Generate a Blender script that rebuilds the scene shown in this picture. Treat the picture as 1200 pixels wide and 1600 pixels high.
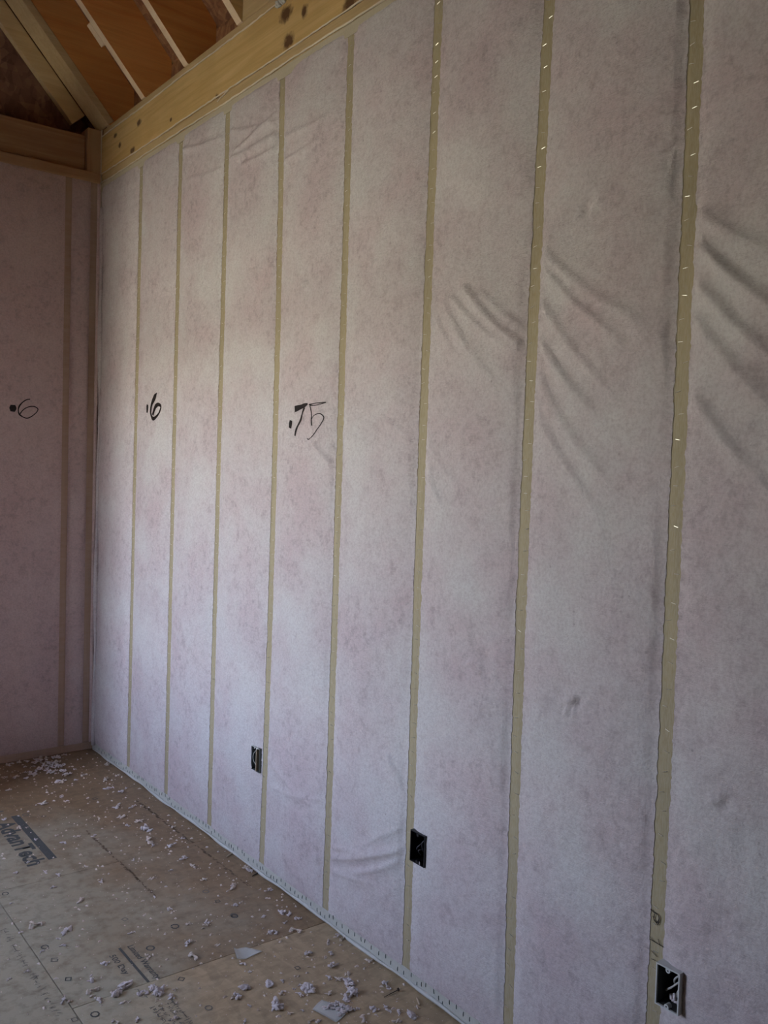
import bpy, bmesh, math, random
import numpy as np
from mathutils import Vector, Matrix

for _o in list(bpy.data.objects):
    bpy.data.objects.remove(_o)
scene = bpy.context.scene
COL = scene.collection

# ------------------------------------------------------------------ camera
cam_data = bpy.data.cameras.new('camera')
cam = bpy.data.objects.new('camera', cam_data)
COL.objects.link(cam)
CAMROT = [[0.79043,0.003443,-0.612542],[-0.611783,0.054528,-0.789144],[0.030684,0.998506,0.045207]]
CAMPOS = [-1.6098,-4.43,1.4515]
m = Matrix(CAMROT).to_4x4()
m.translation = Vector(CAMPOS)
cam.matrix_world = m
cam_data.sensor_fit = 'VERTICAL'
cam_data.sensor_height = 24.0
cam_data.lens = 24.0 * 1397.57 / 1600.0
cam_data.clip_start = 0.02
cam_data.clip_end = 200
scene.camera = cam

# ------------------------------------------------------------------ sky
world = bpy.data.worlds.new('sky_world')
scene.world = world
world.use_nodes = True
wn, wl = world.node_tree.nodes, world.node_tree.links
wn.clear()
sky = wn.new('ShaderNodeTexSky')
sky.sky_type = 'NISHITA'
sky.sun_disc = False
sky.sun_elevation = math.radians(42)
sky.sun_rotation = math.radians(60)
sky.air_density = 1.0
sky.dust_density = 2.0
hsv = wn.new('ShaderNodeHueSaturation')
hsv.inputs['Saturation'].default_value = 0.75
bg = wn.new('ShaderNodeBackground')
bg.inputs['Strength'].default_value = 0.34
wo = wn.new('ShaderNodeOutputWorld')
wl.new(sky.outputs[0], hsv.inputs['Color'])
tint = wn.new('ShaderNodeMix')
tint.data_type = 'RGBA'
tint.blend_type = 'MULTIPLY'
tint.inputs[0].default_value = 1.0
tint.inputs[7].default_value = (1.07, 0.97, 1.0, 1.0)
wl.new(hsv.outputs[0], tint.inputs[6])
wl.new(tint.outputs[2], bg.inputs['Color'])
wl.new(bg.outputs[0], wo.inputs['Surface'])

# sun on the far side of the house: it lights the ground outside, none of it enters the window
sl_ = bpy.data.lights.new('sun', 'SUN')
sl_.energy = 11.0
sl_.angle = math.radians(0.6)
sl_.color = (1.0, 0.96, 0.90)
so_ = bpy.data.objects.new('sun', sl_)
so_.rotation_euler = Vector((-0.62, 0.25, -0.78)).to_track_quat('-Z', 'Y').to_euler()
COL.objects.link(so_)

# window opening in the left wall (out of frame): daylight comes through it
WIN = (-2.10, -0.80, 0.70, 2.10)      # y0, y1, z0, z1
XL = -2.50                             # inner face of the left wall
YB = -6.6                             # inner face of the back wall
pl = bpy.data.lights.new('window_portal', 'AREA')
pl.shape = 'RECTANGLE'
pl.size = WIN[1] - WIN[0]
pl.size_y = WIN[3] - WIN[2]
pl.cycles.is_portal = True
po = bpy.data.objects.new('window_portal', pl)
po.location = (XL - 0.05, (WIN[0] + WIN[1]) / 2, (WIN[2] + WIN[3]) / 2)
po.rotation_euler = Vector((1, 0, 0)).to_track_quat('-Z', 'Z').to_euler()
COL.objects.link(po)

scene.cycles.max_bounces = 6
scene.cycles.diffuse_bounces = 5
scene.cycles.glossy_bounces = 2
scene.cycles.transmission_bounces = 2
scene.view_settings.view_transform = 'Standard'
scene.view_settings.look = 'None'
scene.view_settings.gamma = 1.0
scene.view_settings.use_curve_mapping = False
scene.view_settings.exposure = 3.30

random.seed(7)
rs = np.random.RandomState(11)

# ------------------------------------------------------------------ materials
class NT:
    def __init__(self, name, rough=0.7, spec=0.3):
        self.m = bpy.data.materials.new(name)
        self.m.use_nodes = True
        self.n = self.m.node_tree.nodes
        self.l = self.m.node_tree.links
        self.b = self.n['Principled BSDF']
        self.b.inputs['Roughness'].default_value = rough
        self.b.inputs['Specular IOR Level'].default_value = spec
        self.tc = self.n.new('ShaderNodeTexCoord').outputs['Object']
    def map(self, scale=(1, 1, 1), rot=(0, 0, 0), loc=(0, 0, 0)):
        x = self.n.new('ShaderNodeMapping')
        x.inputs['Scale'].default_value = scale
        x.inputs['Rotation'].default_value = rot
        x.inputs['Location'].default_value = loc
        self.l.new(self.tc, x.inputs['Vector'])
        return x.outputs[0]
    def noise(self, scale, detail=4, rough=0.55, vec=None, dist=0.0):
        x = self.n.new('ShaderNodeTexNoise')
        x.inputs['Scale'].default_value = scale
        x.inputs['Detail'].default_value = detail
        x.inputs['Roughness'].default_value = rough
        x.inputs['Distortion'].default_value = dist
        self.l.new(vec if vec is not None else self.tc, x.inputs['Vector'])
        return x.outputs[0]
    def voro(self, scale, vec=None, out='Color', rnd=1.0):
        x = self.n.new('ShaderNodeTexVoronoi')
        x.inputs['Scale'].default_value = scale
        x.inputs['Randomness'].default_value = rnd
        self.l.new(vec if vec is not None else self.tc, x.inputs['Vector'])
        return x.outputs[out]
    def ramp(self, fac, stops):
        x = self.n.new('ShaderNodeValToRGB')
        e = x.color_ramp.elements
        while len(e) < len(stops):
            e.new(0.5)
        for k, (p, c) in enumerate(stops):
            e[k].position = p
            e[k].color = (c, c, c, 1) if not hasattr(c, '__len__') else (*c, 1)
        self.l.new(fac, x.inputs[0])
        return x.outputs[0]
    def mix(self, fac, a, b, mode='MIX'):
        x = self.n.new('ShaderNodeMix')
        x.data_type = 'RGBA'
        x.blend_type = mode
        for sock, v in ((x.inputs[0], fac), (x.inputs[6], a), (x.inputs[7], b)):
            if hasattr(v, 'is_linked'):
                self.l.new(v, sock)
            elif hasattr(v, '__len__'):
                sock.default_value = (*v, 1)
            else:
                sock.default_value = v
        return x.outputs[2]
    def math(self, op, a, b=0.0, c=None):
        x = self.n.new('ShaderNodeMath')
        x.operation = op
        for sock, v in zip(x.inputs, (a, b, c)):
            if v is None:
                continue
            if hasattr(v, 'is_linked'):
                self.l.new(v, sock)
            else:
                sock.default_value = v
        return x.outputs[0]
    def sep(self):
        x = self.n.new('ShaderNodeSeparateXYZ')
        self.l.new(self.tc, x.inputs[0])
        return x.outputs
    def color(self, c):
        if hasattr(c, 'is_linked'):
            self.l.new(c, self.b.inputs['Base Color'])
        else:
            self.b.inputs['Base Color'].default_value = (*c, 1)
    def bump(self, h, strength=0.3, dist=0.002):
        x = self.n.new('ShaderNodeBump')
        x.inputs['Strength'].default_value = strength
        x.inputs['Distance'].default_value = dist
        self.l.new(h, x.inputs['Height'])
        self.l.new(x.outputs[0], self.b.inputs['Normal'])

def fabric_material(name, pale, pink, axis='y'):
    # thin white netting with the pink wool showing through
    t = NT(name, 0.72, 0.25)
    big = t.noise(3.4, 4, 0.6)
    c = t.mix(t.ramp(big, [(0.36, 0.0), (0.66, 1.0)]), pale, pink)
    mott = t.noise(38, 4, 0.7)
    f = t.math('MULTIPLY', t.ramp(mott, [(0.50, 0.0), (0.68, 0.8)]), t.ramp(big, [(0.42, 0.22), (0.60, 1.0)]))
    c = t.mix(f, c, tuple(v * 0.66 for v in pink))
    vd = t.voro(30, out='Distance')
    spk = t.math('MULTIPLY', t.ramp(vd, [(0.05, 0.55), (0.12, 0.0)]), t.ramp(mott, [(0.48, 0.0), (0.6, 1.0)]))
    c = t.mix(spk, c, tuple(v * 0.45 for v in pink))
    sc = (1, 7, 60) if axis == 'y' else (7, 1, 60)
    fib = t.noise(6, 4, 0.75, vec=t.map(scale=sc))
    fine = t.noise(130, 3, 0.75)
    c = t.mix(t.ramp(fib, [(0.40, 0.0), (0.7, 0.30)]), c, (0.80, 0.78, 0.76))
    c = t.mix(t.ramp(fine, [(0.34, 0.36), (0.58, 0.0)]), c, tuple(v * 0.62 for v in pink))
    t.color(c)
    t.bump(t.math('ADD', t.math('MULTIPLY', fib, 0.6), fine), 0.55, 0.0045)
    return t.m

def wood_material(name, a, b, axis=1, grain=1.0, rough=0.62, knots=(), spec=0.3, fibre=None):
    t = NT(name, rough, spec)
    s = [26.0, 26.0, 26.0]
    s[axis] = 1.3
    v = t.map(scale=s)
    g = t.noise(1.0, 6, 0.6, vec=v, dist=1.2)
    s2 = [150.0, 150.0, 150.0]
    s2[axis] = 3.0
    g2 = t.noise(1.0, 4, 0.6, vec=t.map(scale=s2))
    c = t.mix(t.ramp(g, [(0.35, 0.0), (0.68, grain)]), a, b)
    c = t.mix(t.ramp(g2, [(0.45, 0.0), (0.8, 0.35)]), c, tuple(x * 0.72 for x in b))
    blotch = t.noise(3.2, 3)
    c = t.mix(t.ramp(blotch, [(0.45, 0.0), (0.75, 0.45)]), c, tuple(x * 0.75 for x in b))
    if knots:
        sx = t.sep()
        wob = t.noise(60, 3)
        for (ky, kz, kw, kh) in knots:
            kw = kw * 2.0
            dy = t.math('DIVIDE', t.math('SUBTRACT', sx[1], ky), kw)
            dz = t.math('DIVIDE', t.math('SUBTRACT', sx[2], kz), kh)
            d = t.math('SQRT', t.math('ADD', t.math('MULTIPLY', dy, dy), t.math('MULTIPLY', dz, dz)))
            d = t.math('ADD', d, t.math('MULTIPLY', t.math('SUBTRACT', wob, 0.5), 1.1))
            c = t.mix(t.ramp(t.math('MULTIPLY', d, 0.4), [(0.22, 0.92), (0.46, 0.0)]), c, (0.09, 0.035, 0.015))
    if fibre is not None:
        f3 = t.noise(8, 4, 0.7, vec=t.map(scale=(1, 40, 6)))
        c = t.mix(t.ramp(f3, [(0.3, 0.22), (0.7, 0.78)]), c, fibre)
    t.color(c)
    t.bump(t.math('ADD', g2, t.math('MULTIPLY', g, 0.5)), 0.22, 0.002)
    return t.m

def osb_material(name, cols, scale=18, rough=0.7):
    t = NT(name, rough, 0.25)
    v = t.map(scale=(1, 1, 1))
    w = t.noise(7, 3)
    vec = t.mix(0.12, t.tc, w)
    c1 = t.voro(scale, vec=t.map(scale=(1, 3.2, 1.6), rot=(0.4, 0.3, 0.6)))
    c2 = t.voro(scale * 1.3, vec=t.map(scale=(3.0, 1, 1.5), rot=(0.2, 0.7, -0.5)))
    x = t.n.new('ShaderNodeSeparateColor')
    t.l.new(c1, x.inputs[0])
    y = t.n.new('ShaderNodeSeparateColor')
    t.l.new(c2, y.inputs[0])
    f = t.math('ADD', t.math('MULTIPLY', x.outputs[0], 0.5), t.math('MULTIPLY', y.outputs[1], 0.5))
    c = t.ramp(f, [(0.15, cols[0]), (0.5, cols[1]), (0.85, cols[2])])
    t.color(c)
    t.bump(f, 0.3, 0.002)
    return t.m

def floor_material(name, brown, grey, bias, slope=-1.25):
    # smooth sanded strand board; grey builder's dust trodden over it towards the room, cut at the end wall as painted shade
    t = NT(name, 0.50, 0.30)
    c1 = t.voro(16, vec=t.map(scale=(3.4, 1.0, 1), rot=(0, 0, 0.5)))
    c2 = t.voro(22, vec=t.map(scale=(1.0, 3.2, 1), rot=(0, 0, 0.25)))
    x = t.n.new('ShaderNodeSeparateColor')
    t.l.new(c1, x.inputs[0])
    y = t.n.new('ShaderNodeSeparateColor')
    t.l.new(c2, y.inputs[0])
    f = t.math('ADD', t.math('MULTIPLY', x.outputs[0], 0.5), t.math('MULTIPLY', y.outputs[1], 0.5))
    base = t.ramp(f, [(0.1, tuple(v * 0.86 for v in brown)), (0.5, brown), (0.9, tuple(v * 1.14 for v in brown))])
    s = t.sep()
    d = t.math('MULTIPLY_ADD', s[0], slope, bias)
    far = t.n.new('ShaderNodeMapRange')  # less dust colour near the end wall, standing in for its shade
    far.inputs['From Min'].default_value, far.inputs['From Max'].default_value = -0.9, -0.3
    far.inputs['To Min'].default_value, far.inputs['To Max'].default_value = 0.0, -0.9
    t.l.new(s[1], far.inputs['Value'])
    d = t.math('ADD', d, far.outputs[0])
    d = t.math('ADD', d, t.math('MULTIPLY', t.math('SUBTRACT', t.noise(3.0, 5, 0.6), 0.5), 1.5))
    base = t.mix(t.ramp(d, [(0.25, 0.0), (1.0, 0.8)]), base, grey)
    dirt = t.noise(26, 6, 0.65)
    base = t.mix(t.ramp(dirt, [(0.47, 0.0), (0.72, 0.6)]), base, tuple(v * 0.55 for v in brown))
    crumb = t.voro(150, out='Distance')
    cm = t.math('MULTIPLY', t.ramp(crumb, [(0.10, 1.0), (0.2, 0.0)]), t.ramp(t.noise(14, 3), [(0.55, 0.0), (0.65, 0.5)]))
    base = t.mix(cm, base, (0.50, 0.44, 0.40))
    t.color(base)
    t.b.inputs['Roughness'].default_value = 0.48
    t.bump(t.math('ADD', t.noise(60, 5, 0.6), t.math('MULTIPLY', f, 0.4)), 0.18, 0.002)
    return t.m

def plain(name, c, rough=0.6, spec=0.3, metal=0.0, vary=0.0, scale=30):
    t = NT(name, rough, spec)
    t.b.inputs['Metallic'].default_value = metal
    n = t.noise(scale, 4)
    v = max(vary, 0.05)
    t.color(t.mix(n, tuple(x * (1 - v) for x in c), tuple(min(1, x * (1 + v)) for x in c)))
    return t.m

KNOTS = [[-0.1794,3.0129,0.012,0.012],[-0.4658,2.9917,0.014,0.015],[-0.2386,2.9522,0.009,0.014],[-1.7312,2.9967,0.022,0.028],[-1.8495,2.9605,0.01,0.022],[-0.3965,2.8873,0.016,0.014],[-1.7526,2.8975,0.018,0.03],[-1.2309,2.8716,0.008,0.012],[-0.8108,2.9071,0.006,0.01],[-2.1112,2.8808,0.02,0.03],[-1.9787,2.8637,0.008,0.012]]
M = {}
M['fabric'] = fabric_material('netting_over_insulation', (0.665, 0.64, 0.625), (0.605, 0.50, 0.51))
M['fabric_end'] = fabric_material('netting_brightened_for_shaded_wall', (0.76, 0.605, 0.575), (0.70, 0.52, 0.505), axis='x')  # same netting as the right wall, its colour raised against the shade
M['veil'] = wood_material('stud_wood_under_netting', (0.42, 0.335, 0.16), (0.30, 0.23, 0.10), axis=2, fibre=(0.50, 0.455, 0.34))
M['veil_end'] = wood_material('stud_wood_under_netting_end', (0.55, 0.38, 0.25), (0.45, 0.29, 0.18), axis=2, fibre=(0.58, 0.44, 0.36))
M['veil_plate'] = wood_material('plate_wood_under_netting', (0.54, 0.47, 0.30), (0.42, 0.35, 0.20), axis=1, fibre=(0.60, 0.55, 0.45))
M['veil_bottom'] = wood_material('bottom_plate_under_netting', (0.52, 0.51, 0.42), (0.42, 0.41, 0.33), axis=1, fibre=(0.62, 0.64, 0.60))
M['header'] = wood_material('header_lumber', (0.74, 0.53, 0.24), (0.60, 0.39, 0.14), axis=1, knots=KNOTS)
M['plate_wood'] = wood_material('plate_lumber', (0.62, 0.47, 0.25), (0.52, 0.37, 0.18), axis=1)
M['end_wood'] = wood_material('end_wall_lumber', (0.58, 0.38, 0.22), (0.47, 0.28, 0.15), axis=0)
M['end_wood_v'] = wood_material('corner_post_lumber', (0.60, 0.41, 0.24), (0.50, 0.31, 0.17), axis=2)
M['rafter'] = wood_material('rafter_lumber', (0.93, 0.47, 0.16), (0.82, 0.34, 0.10), axis=0, rough=0.5)
M['rafter_pale'] = wood_material('pale_rafter_lumber', (0.82, 0.64, 0.36), (0.72, 0.52, 0.26), axis=0)
M['rafter_edge'] = wood_material('rafter_edge_lumber', (0.86, 0.69, 0.47), (0.78, 0.58, 0.37), axis=0)
M['osb'] = osb_material('roof_strand_board', ((0.20, 0.09, 0.05), (0.30, 0.14, 0.07), (0.40, 0.21, 0.10)))
M['osb_gable'] = osb_material('gable_strand_board', ((0.16, 0.085, 0.06), (0.24, 0.13, 0.09), (0.33, 0.19, 0.12)), 12)
M['floor_a'] = floor_material('subfloor_board', (0.30, 0.205, 0.115), (0.48, 0.465, 0.355), 0.05)
M['floor_b'] = floor_material('subfloor_board_brown', (0.47, 0.36, 0.22), (0.48, 0.465, 0.355), -0.80, -2.3)
M['slab'] = plain('floor_frame', (0.05, 0.04, 0.03), 0.9)
M['bead'] = plain('sealant_bead', (0.74, 0.66, 0.50), 0.35, 0.5, vary=0.1)
M['hem'] = plain('netting_hem', (0.62, 0.63, 0.58), 0.6, 0.3, vary=0.12)
M['staple'] = plain('staple_steel', (0.75, 0.74, 0.66), 0.35, 0.5, 0.7)
M['staple_dark'] = plain('staple_wire', (0.16, 0.19, 0.18), 0.5, 0.4, 0.3)
M['ink'] = plain('marker_ink', (0.018, 0.013, 0.012), 0.6, 0.3)
M['print'] = plain('stamp_ink', (0.11, 0.115, 0.11), 0.7, 0.2, vary=0.35, scale=90)
M['print_faint'] = plain('faint_stamp_ink', (0.19, 0.185, 0.165), 0.7, 0.2, vary=0.3, scale=90)
M['dirt'] = plain('floor_dirt', (0.18, 0.135, 0.095), 0.9, 0.1, vary=0.4, scale=60)
def tuft_material(name, c):
    t = NT(name, 0.9, 0.1)
    n = t.noise(90, 5, 0.7)
    t.color(t.mix(n, tuple(v * 0.80 for v in c), tuple(min(1, v * 1.12) for v in c)))
    t.bump(t.noise(260, 4, 0.7), 0.6, 0.003)
    return t.m
M['tuft'] = tuft_material('insulation_wool', (0.92, 0.83, 0.82))
M['tuft_tan'] = tuft_material('insulation_wool_dusty', (0.86, 0.75, 0.65))
M['box_grey'] = plain('grey_box_plastic', (0.60, 0.62, 0.60), 0.45, 0.4)
M['box_inner'] = plain('box_interior', (0.045, 0.047, 0.042), 0.5, 0.4)
M['box_steel'] = plain('dark_box_steel', (0.11, 0.125, 0.125), 0.45, 0.5, 0.3)
M['box_black'] = plain('black_box_plastic', (0.006, 0.006, 0.009), 0.4, 0.4)
M['wire'] = plain('cable_sheath', (0.58, 0.58, 0.54), 0.45, 0.4)
M['wire_dark'] = plain('dark_wire', (0.05, 0.05, 0.06), 0.4, 0.5)
M['nail'] = plain('rusty_nail', (0.06, 0.04, 0.03), 0.6, 0.4, 0.4)
M['sliver'] = plain('wood_sliver', (0.52, 0.42, 0.30), 0.7, 0.2, vary=0.2)
M['sliver_dark'] = plain('dark_wood_sliver', (0.06, 0.05, 0.04), 0.8, 0.2)
tp = NT('clear_plastic', 0.25, 0.5)
tp.color((0.84, 0.88, 0.85))
tp.b.inputs['Alpha'].default_value = 0.5
M['plastic'] = tp.m
M['grass'] = plain('ground_outside', (0.26, 0.25, 0.20), 0.9, 0.1, vary=0.3, scale=3)
M['wall_pale'] = plain('pale_netting', (0.74, 0.57, 0.52), 0.8, 0.2)
M['wall_plain'] = plain('bare_framing', (0.20, 0.145, 0.10), 0.8, 0.2)

# ------------------------------------------------------------------ helpers
def obj(name, mesh, mat, parent=None, kind=None):
    o = bpy.data.objects.new(name, mesh)
    COL.objects.link(o)
    if mat is not None and not mesh.materials:
        mesh.materials.append(mat)
    if parent is not None:
        o.parent = parent
    if kind:
        o['kind'] = kind
    return o

def mesh_of(name, verts, faces, smooth=False):
    me = bpy.data.meshes.new(name)
    me.from_pydata([tuple(v) for v in verts], [], [tuple(f) for f in faces])
    me.update()
    if smooth:
        me.polygons.foreach_set('use_smooth', [True] * len(me.polygons))
    return me

class MB:
    def __init__(self):
        self.v, self.f = [], []
    def box(self, x0, x1, y0, y1, z0, z1):
        b = len(self.v)
        self.v += [(x, y, z) for z in (z0, z1) for y in (y0, y1) for x in (x0, x1)]
        for q in ((0, 2, 3, 1), (4, 5, 7, 6), (0, 1, 5, 4), (2, 6, 7, 3), (0, 4, 6, 2), (1, 3, 7, 5)):
            self.f.append(tuple(b + i for i in q))
        return self
    def prism_y(self, pts, y0, y1):
        # polygon in xz extruded along y
        b, n = len(self.v), len(pts)
        self.v += [(x, y0, z) for x, z in pts] + [(x, y1, z) for x, z in pts]
        self.f.append(tuple(b + i for i in range(n)))
        self.f.append(tuple(b + n + i for i in reversed(range(n))))
        for i in range(n):
            j = (i + 1) % n
            self.f.append((b + j, b + i, b + n + i, b + n + j))
        return self
    def tube(self, pts, r, seg=6, cap=True):
        b = len(self.v)
        P = [Vector(p) for p in pts]
        rr = r if hasattr(r, '__len__') else [r] * len(P)
        for i, p in enumerate(P):
            d = (P[min(i + 1, len(P) - 1)] - P[max(i - 1, 0)]).normalized()
            a = d.orthogonal().normalized() if i == 0 else (a - d * a.dot(d)).normalized()
            c = d.cross(a)
            for k in range(seg):
                t = 2 * math.pi * k / seg
                self.v.append(tuple(p + (a * math.cos(t) + c * math.sin(t)) * rr[i]))
        for i in range(len(P) - 1):
            for k in range(seg):
                k2 = (k + 1) % seg
                self.f.append((b + i * seg + k, b + i * seg + k2, b + (i + 1) * seg + k2, b + (i + 1) * seg + k))
        if cap:
            self.f.append(tuple(b + k for k in reversed(range(seg))))
            self.f.append(tuple(b + (len(P) - 1) * seg + k for k in range(seg)))
        return self
    def build(self, name, mat, parent=None, kind=None, smooth=False):
        me = mesh_of(name, self.v, self.f, smooth)
        return obj(name, me, mat, parent, kind)

def fix_normals(o):
    bm = bmesh.new()
    bm.from_mesh(o.data)
    bmesh.ops.recalc_face_normals(bm, faces=bm.faces)
    bm.to_mesh(o.data)
    bm.free()
    return o

def bevelled(o, w=0.003, seg=1):
    fix_normals(o)
    bm = bmesh.new()
    bm.from_mesh(o.data)
    bmesh.ops.bevel(bm, geom=list(bm.edges), offset=w, segments=seg, affect='EDGES', clamp_overlap=True)
    bm.to_mesh(o.data)
    bm.free()
    return o

_T = {}
def vnoise(a, b, scale, seed):
    # smooth lattice noise in [-1, 1], vectorised
    if seed not in _T:
        _T[seed] = np.random.RandomState(seed).rand(256, 256) * 2 - 1
    T = _T[seed]
    x, y = a * scale + 1000.0, b * scale + 1000.0
    i, j = np.floor(x).astype(int), np.floor(y).astype(int)
    u, v = x - i, y - j
    u, v = u * u * (3 - 2 * u), v * v * (3 - 2 * v)
    g = lambda p, q: T[p % 256, q % 256]
    return (g(i, j) * (1 - u) + g(i + 1, j) * u) * (1 - v) + (g(i, j + 1) * (1 - u) + g(i + 1, j + 1) * u) * v

Z1, Z2, Z3, ZP = 2.824, 2.871, 3.053, 3.091
STUDS = [[-0.47211,-0.0105,0.0],[-0.88975,-0.0082,0.0],[-1.29724,-0.00859,0.0],[-1.70507,-0.02736,0.00835],[-2.1142,-0.00802,0.00223],[-2.52519,0.00583,-0.00286],[-2.9294,0.01983,-0.00846],[-3.33985,-0.00303,0.00187]]
while len(STUDS) < 15:
    STUDS.append([STUDS[7][0] - 0.4064 * (len(STUDS) - 7), STUDS[7][1], STUDS[7][2]])
FOLDS = [[-3.3584,1.9424,-3.5383,1.7813,0.016,0.01],[-3.3626,1.861,-3.5434,1.6856,0.018,0.008],[-3.3621,1.7879,-3.5484,1.5899,0.02,0.006],[-3.3657,1.6353,-3.5371,1.4456,0.018,0.006],[-3.3585,1.996,-3.5333,1.8769,0.02,0.006],[-2.9485,1.9533,-3.1639,1.7722,0.014,0.007],[-2.9511,1.9831,-3.2301,1.7926,0.018,0.006],[-2.9447,1.8707,-3.1522,1.6606,0.016,0.006],[-2.941,1.7829,-3.1195,1.6052,0.016,0.007],[-2.9459,1.6879,-3.1814,1.4342,0.018,0.005],[-2.9498,1.6112,-3.1307,1.3894,0.018,0.004],[-2.6386,1.914,-2.8529,1.7648,0.012,0.006],[-2.6948,1.9281,-2.9221,1.7479,0.014,0.009],[-2.6089,1.8975,-2.7891,1.6979,0.014,0.005],[-2.7552,1.9084,-2.9259,1.7967,0.012,0.005],[-2.5686,1.868,-2.6667,1.7561,0.012,0.004],[-2.5533,1.5376,-2.6838,1.4184,0.012,0.004],[-2.5577,1.4496,-2.6368,1.348,0.01,0.004],[-2.0919,0.205,-2.5221,0.3918,0.012,0.008],[-2.1438,0.2613,-2.5229,0.3772,0.01,0.005],[-2.2836,0.2271,-2.5236,0.3627,0.012,0.006],[-2.1331,0.1846,-2.3488,0.2264,0.012,0.004],[-1.3966,2.6201,-1.6966,2.673,0.012,0.007],[-1.3474,2.6044,-1.7085,2.6046,0.012,0.007],[-1.4726,2.5545,-1.7108,2.5563,0.012,0.006],[-1.3524,2.7096,-1.6979,2.6466,0.01,0.004],[-1.7433,2.4939,-1.9595,2.5072,0.012,0.005],[-1.7601,2.5754,-2.0292,2.5721,0.012,0.003],[-0.9241,2.7501,-1.3019,2.6996,0.012,0.005],[-1.0204,2.6103,-1.3074,2.5858,0.012,0.004],[-1.9884,1.5419,-2.1308,1.4508,0.01,0.006],[-2.342,1.6142,-2.5205,1.5378,0.012,0.003],[-1.7362,0.4389,-2.0666,0.3396,0.012,0.004],[-1.7849,0.3389,-2.1189,0.3983,0.012,0.003],[-2.4221,0.6261,-2.5305,0.509,0.012,0.005],[-2.5192,0.4499,-2.2805,0.2898,0.012,0.004]]
LUMPS = [[-2.705,2.0582,0.03],[-2.288,2.0729,0.03],[-1.9136,2.0534,0.035],[-1.4723,2.063,0.025],[-1.1173,1.5484,0.03],[-1.5162,0.9549,0.035],[-1.1269,0.9806,0.035],[-1.9392,0.9797,0.03],[-2.3119,0.9654,0.035],[-2.7561,0.9623,0.045],[-3.1176,0.9346,0.055],[-0.7242,0.9391,0.025],[-3.0961,2.0577,0.05],[-3.2834,2.1429,0.04],[-3.0712,0.9165,0.03],[-2.5573,2.4019,0.03],[-1.0443,2.106,0.02],[-3.4768,0.8241,0.03]]
BOXES = [(-1.690, -1.634), (-2.603, -2.541), (-3.415, -3.359)]      # y ranges of the three device boxes
BZ = (0.362, 0.450)

def stud_y(k, z):
    a, b, c = STUDS[k]
    return a + b * z + c * z * z

def surf(y, z, u):
    """how far the netting stands proud of the stud faces (metres into the room)"""
    edge = np.clip(np.minimum(u, 1 - u) * 13.0, 0, 1)
    edge = edge * edge * (3 - 2 * edge)
    vert = np.clip((z - 0.038) / 0.10, 0, 1) * np.clip((Z1 - 0.018 - z) / 0.06, 0, 1)
    vert = np.sqrt(np.clip(vert, 0, 1))
    d = 0.013 * np.sin(math.pi * np.clip(u, 0, 1)) ** 0.55
    d = d + 0.0045 * vnoise(y, z, 5, 1) + 0.0022 * vnoise(y, z, 14, 2) + 0.0011 * vnoise(y, z, 38, 3) + 0.0006 * vnoise(y, z, 90, 4)
    for (ya, za, yb, zb, w, h) in FOLDS:
        dy, dz = yb - ya, zb - za
        L = math.hypot(dy, dz)
        t = ((y - ya) * dy + (z - za) * dz) / (L * L)
        bend = 0.10 * L * np.sin(math.pi * np.clip(t, 0, 1))
        q = ((y - ya) * dz - (z - za) * dy) / L + bend * 0.3
        tap = np.clip(1.6 - 1.1 * t, 0, 1) * np.clip(1.25 - t, 0, 0.25) * 4 * np.clip(t * 8 + 0.9, 0, 1)
        d = d + 1.4 * h * np.exp(-(q / (0.75 * w)) ** 2) * tap + 0.35 * h * np.exp(-((q + 1.3 * w) / (0.4 * w)) ** 2) * tap
    for (yc, zc, w) in LUMPS:
        r2 = ((y - yc) ** 2 + ((z - zc) * 1.6) ** 2) / (w * w)
        g = np.exp(-r2 * 2.2)
        d = d + g * (0.016 * np.abs(vnoise(y, z * 1.8, 48, 8)) + 0.008 * vnoise(y, z, 34, 9) - 0.004)
    return 0.0012 + np.clip(d, 0.0, 0.05) * edge * vert

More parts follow.
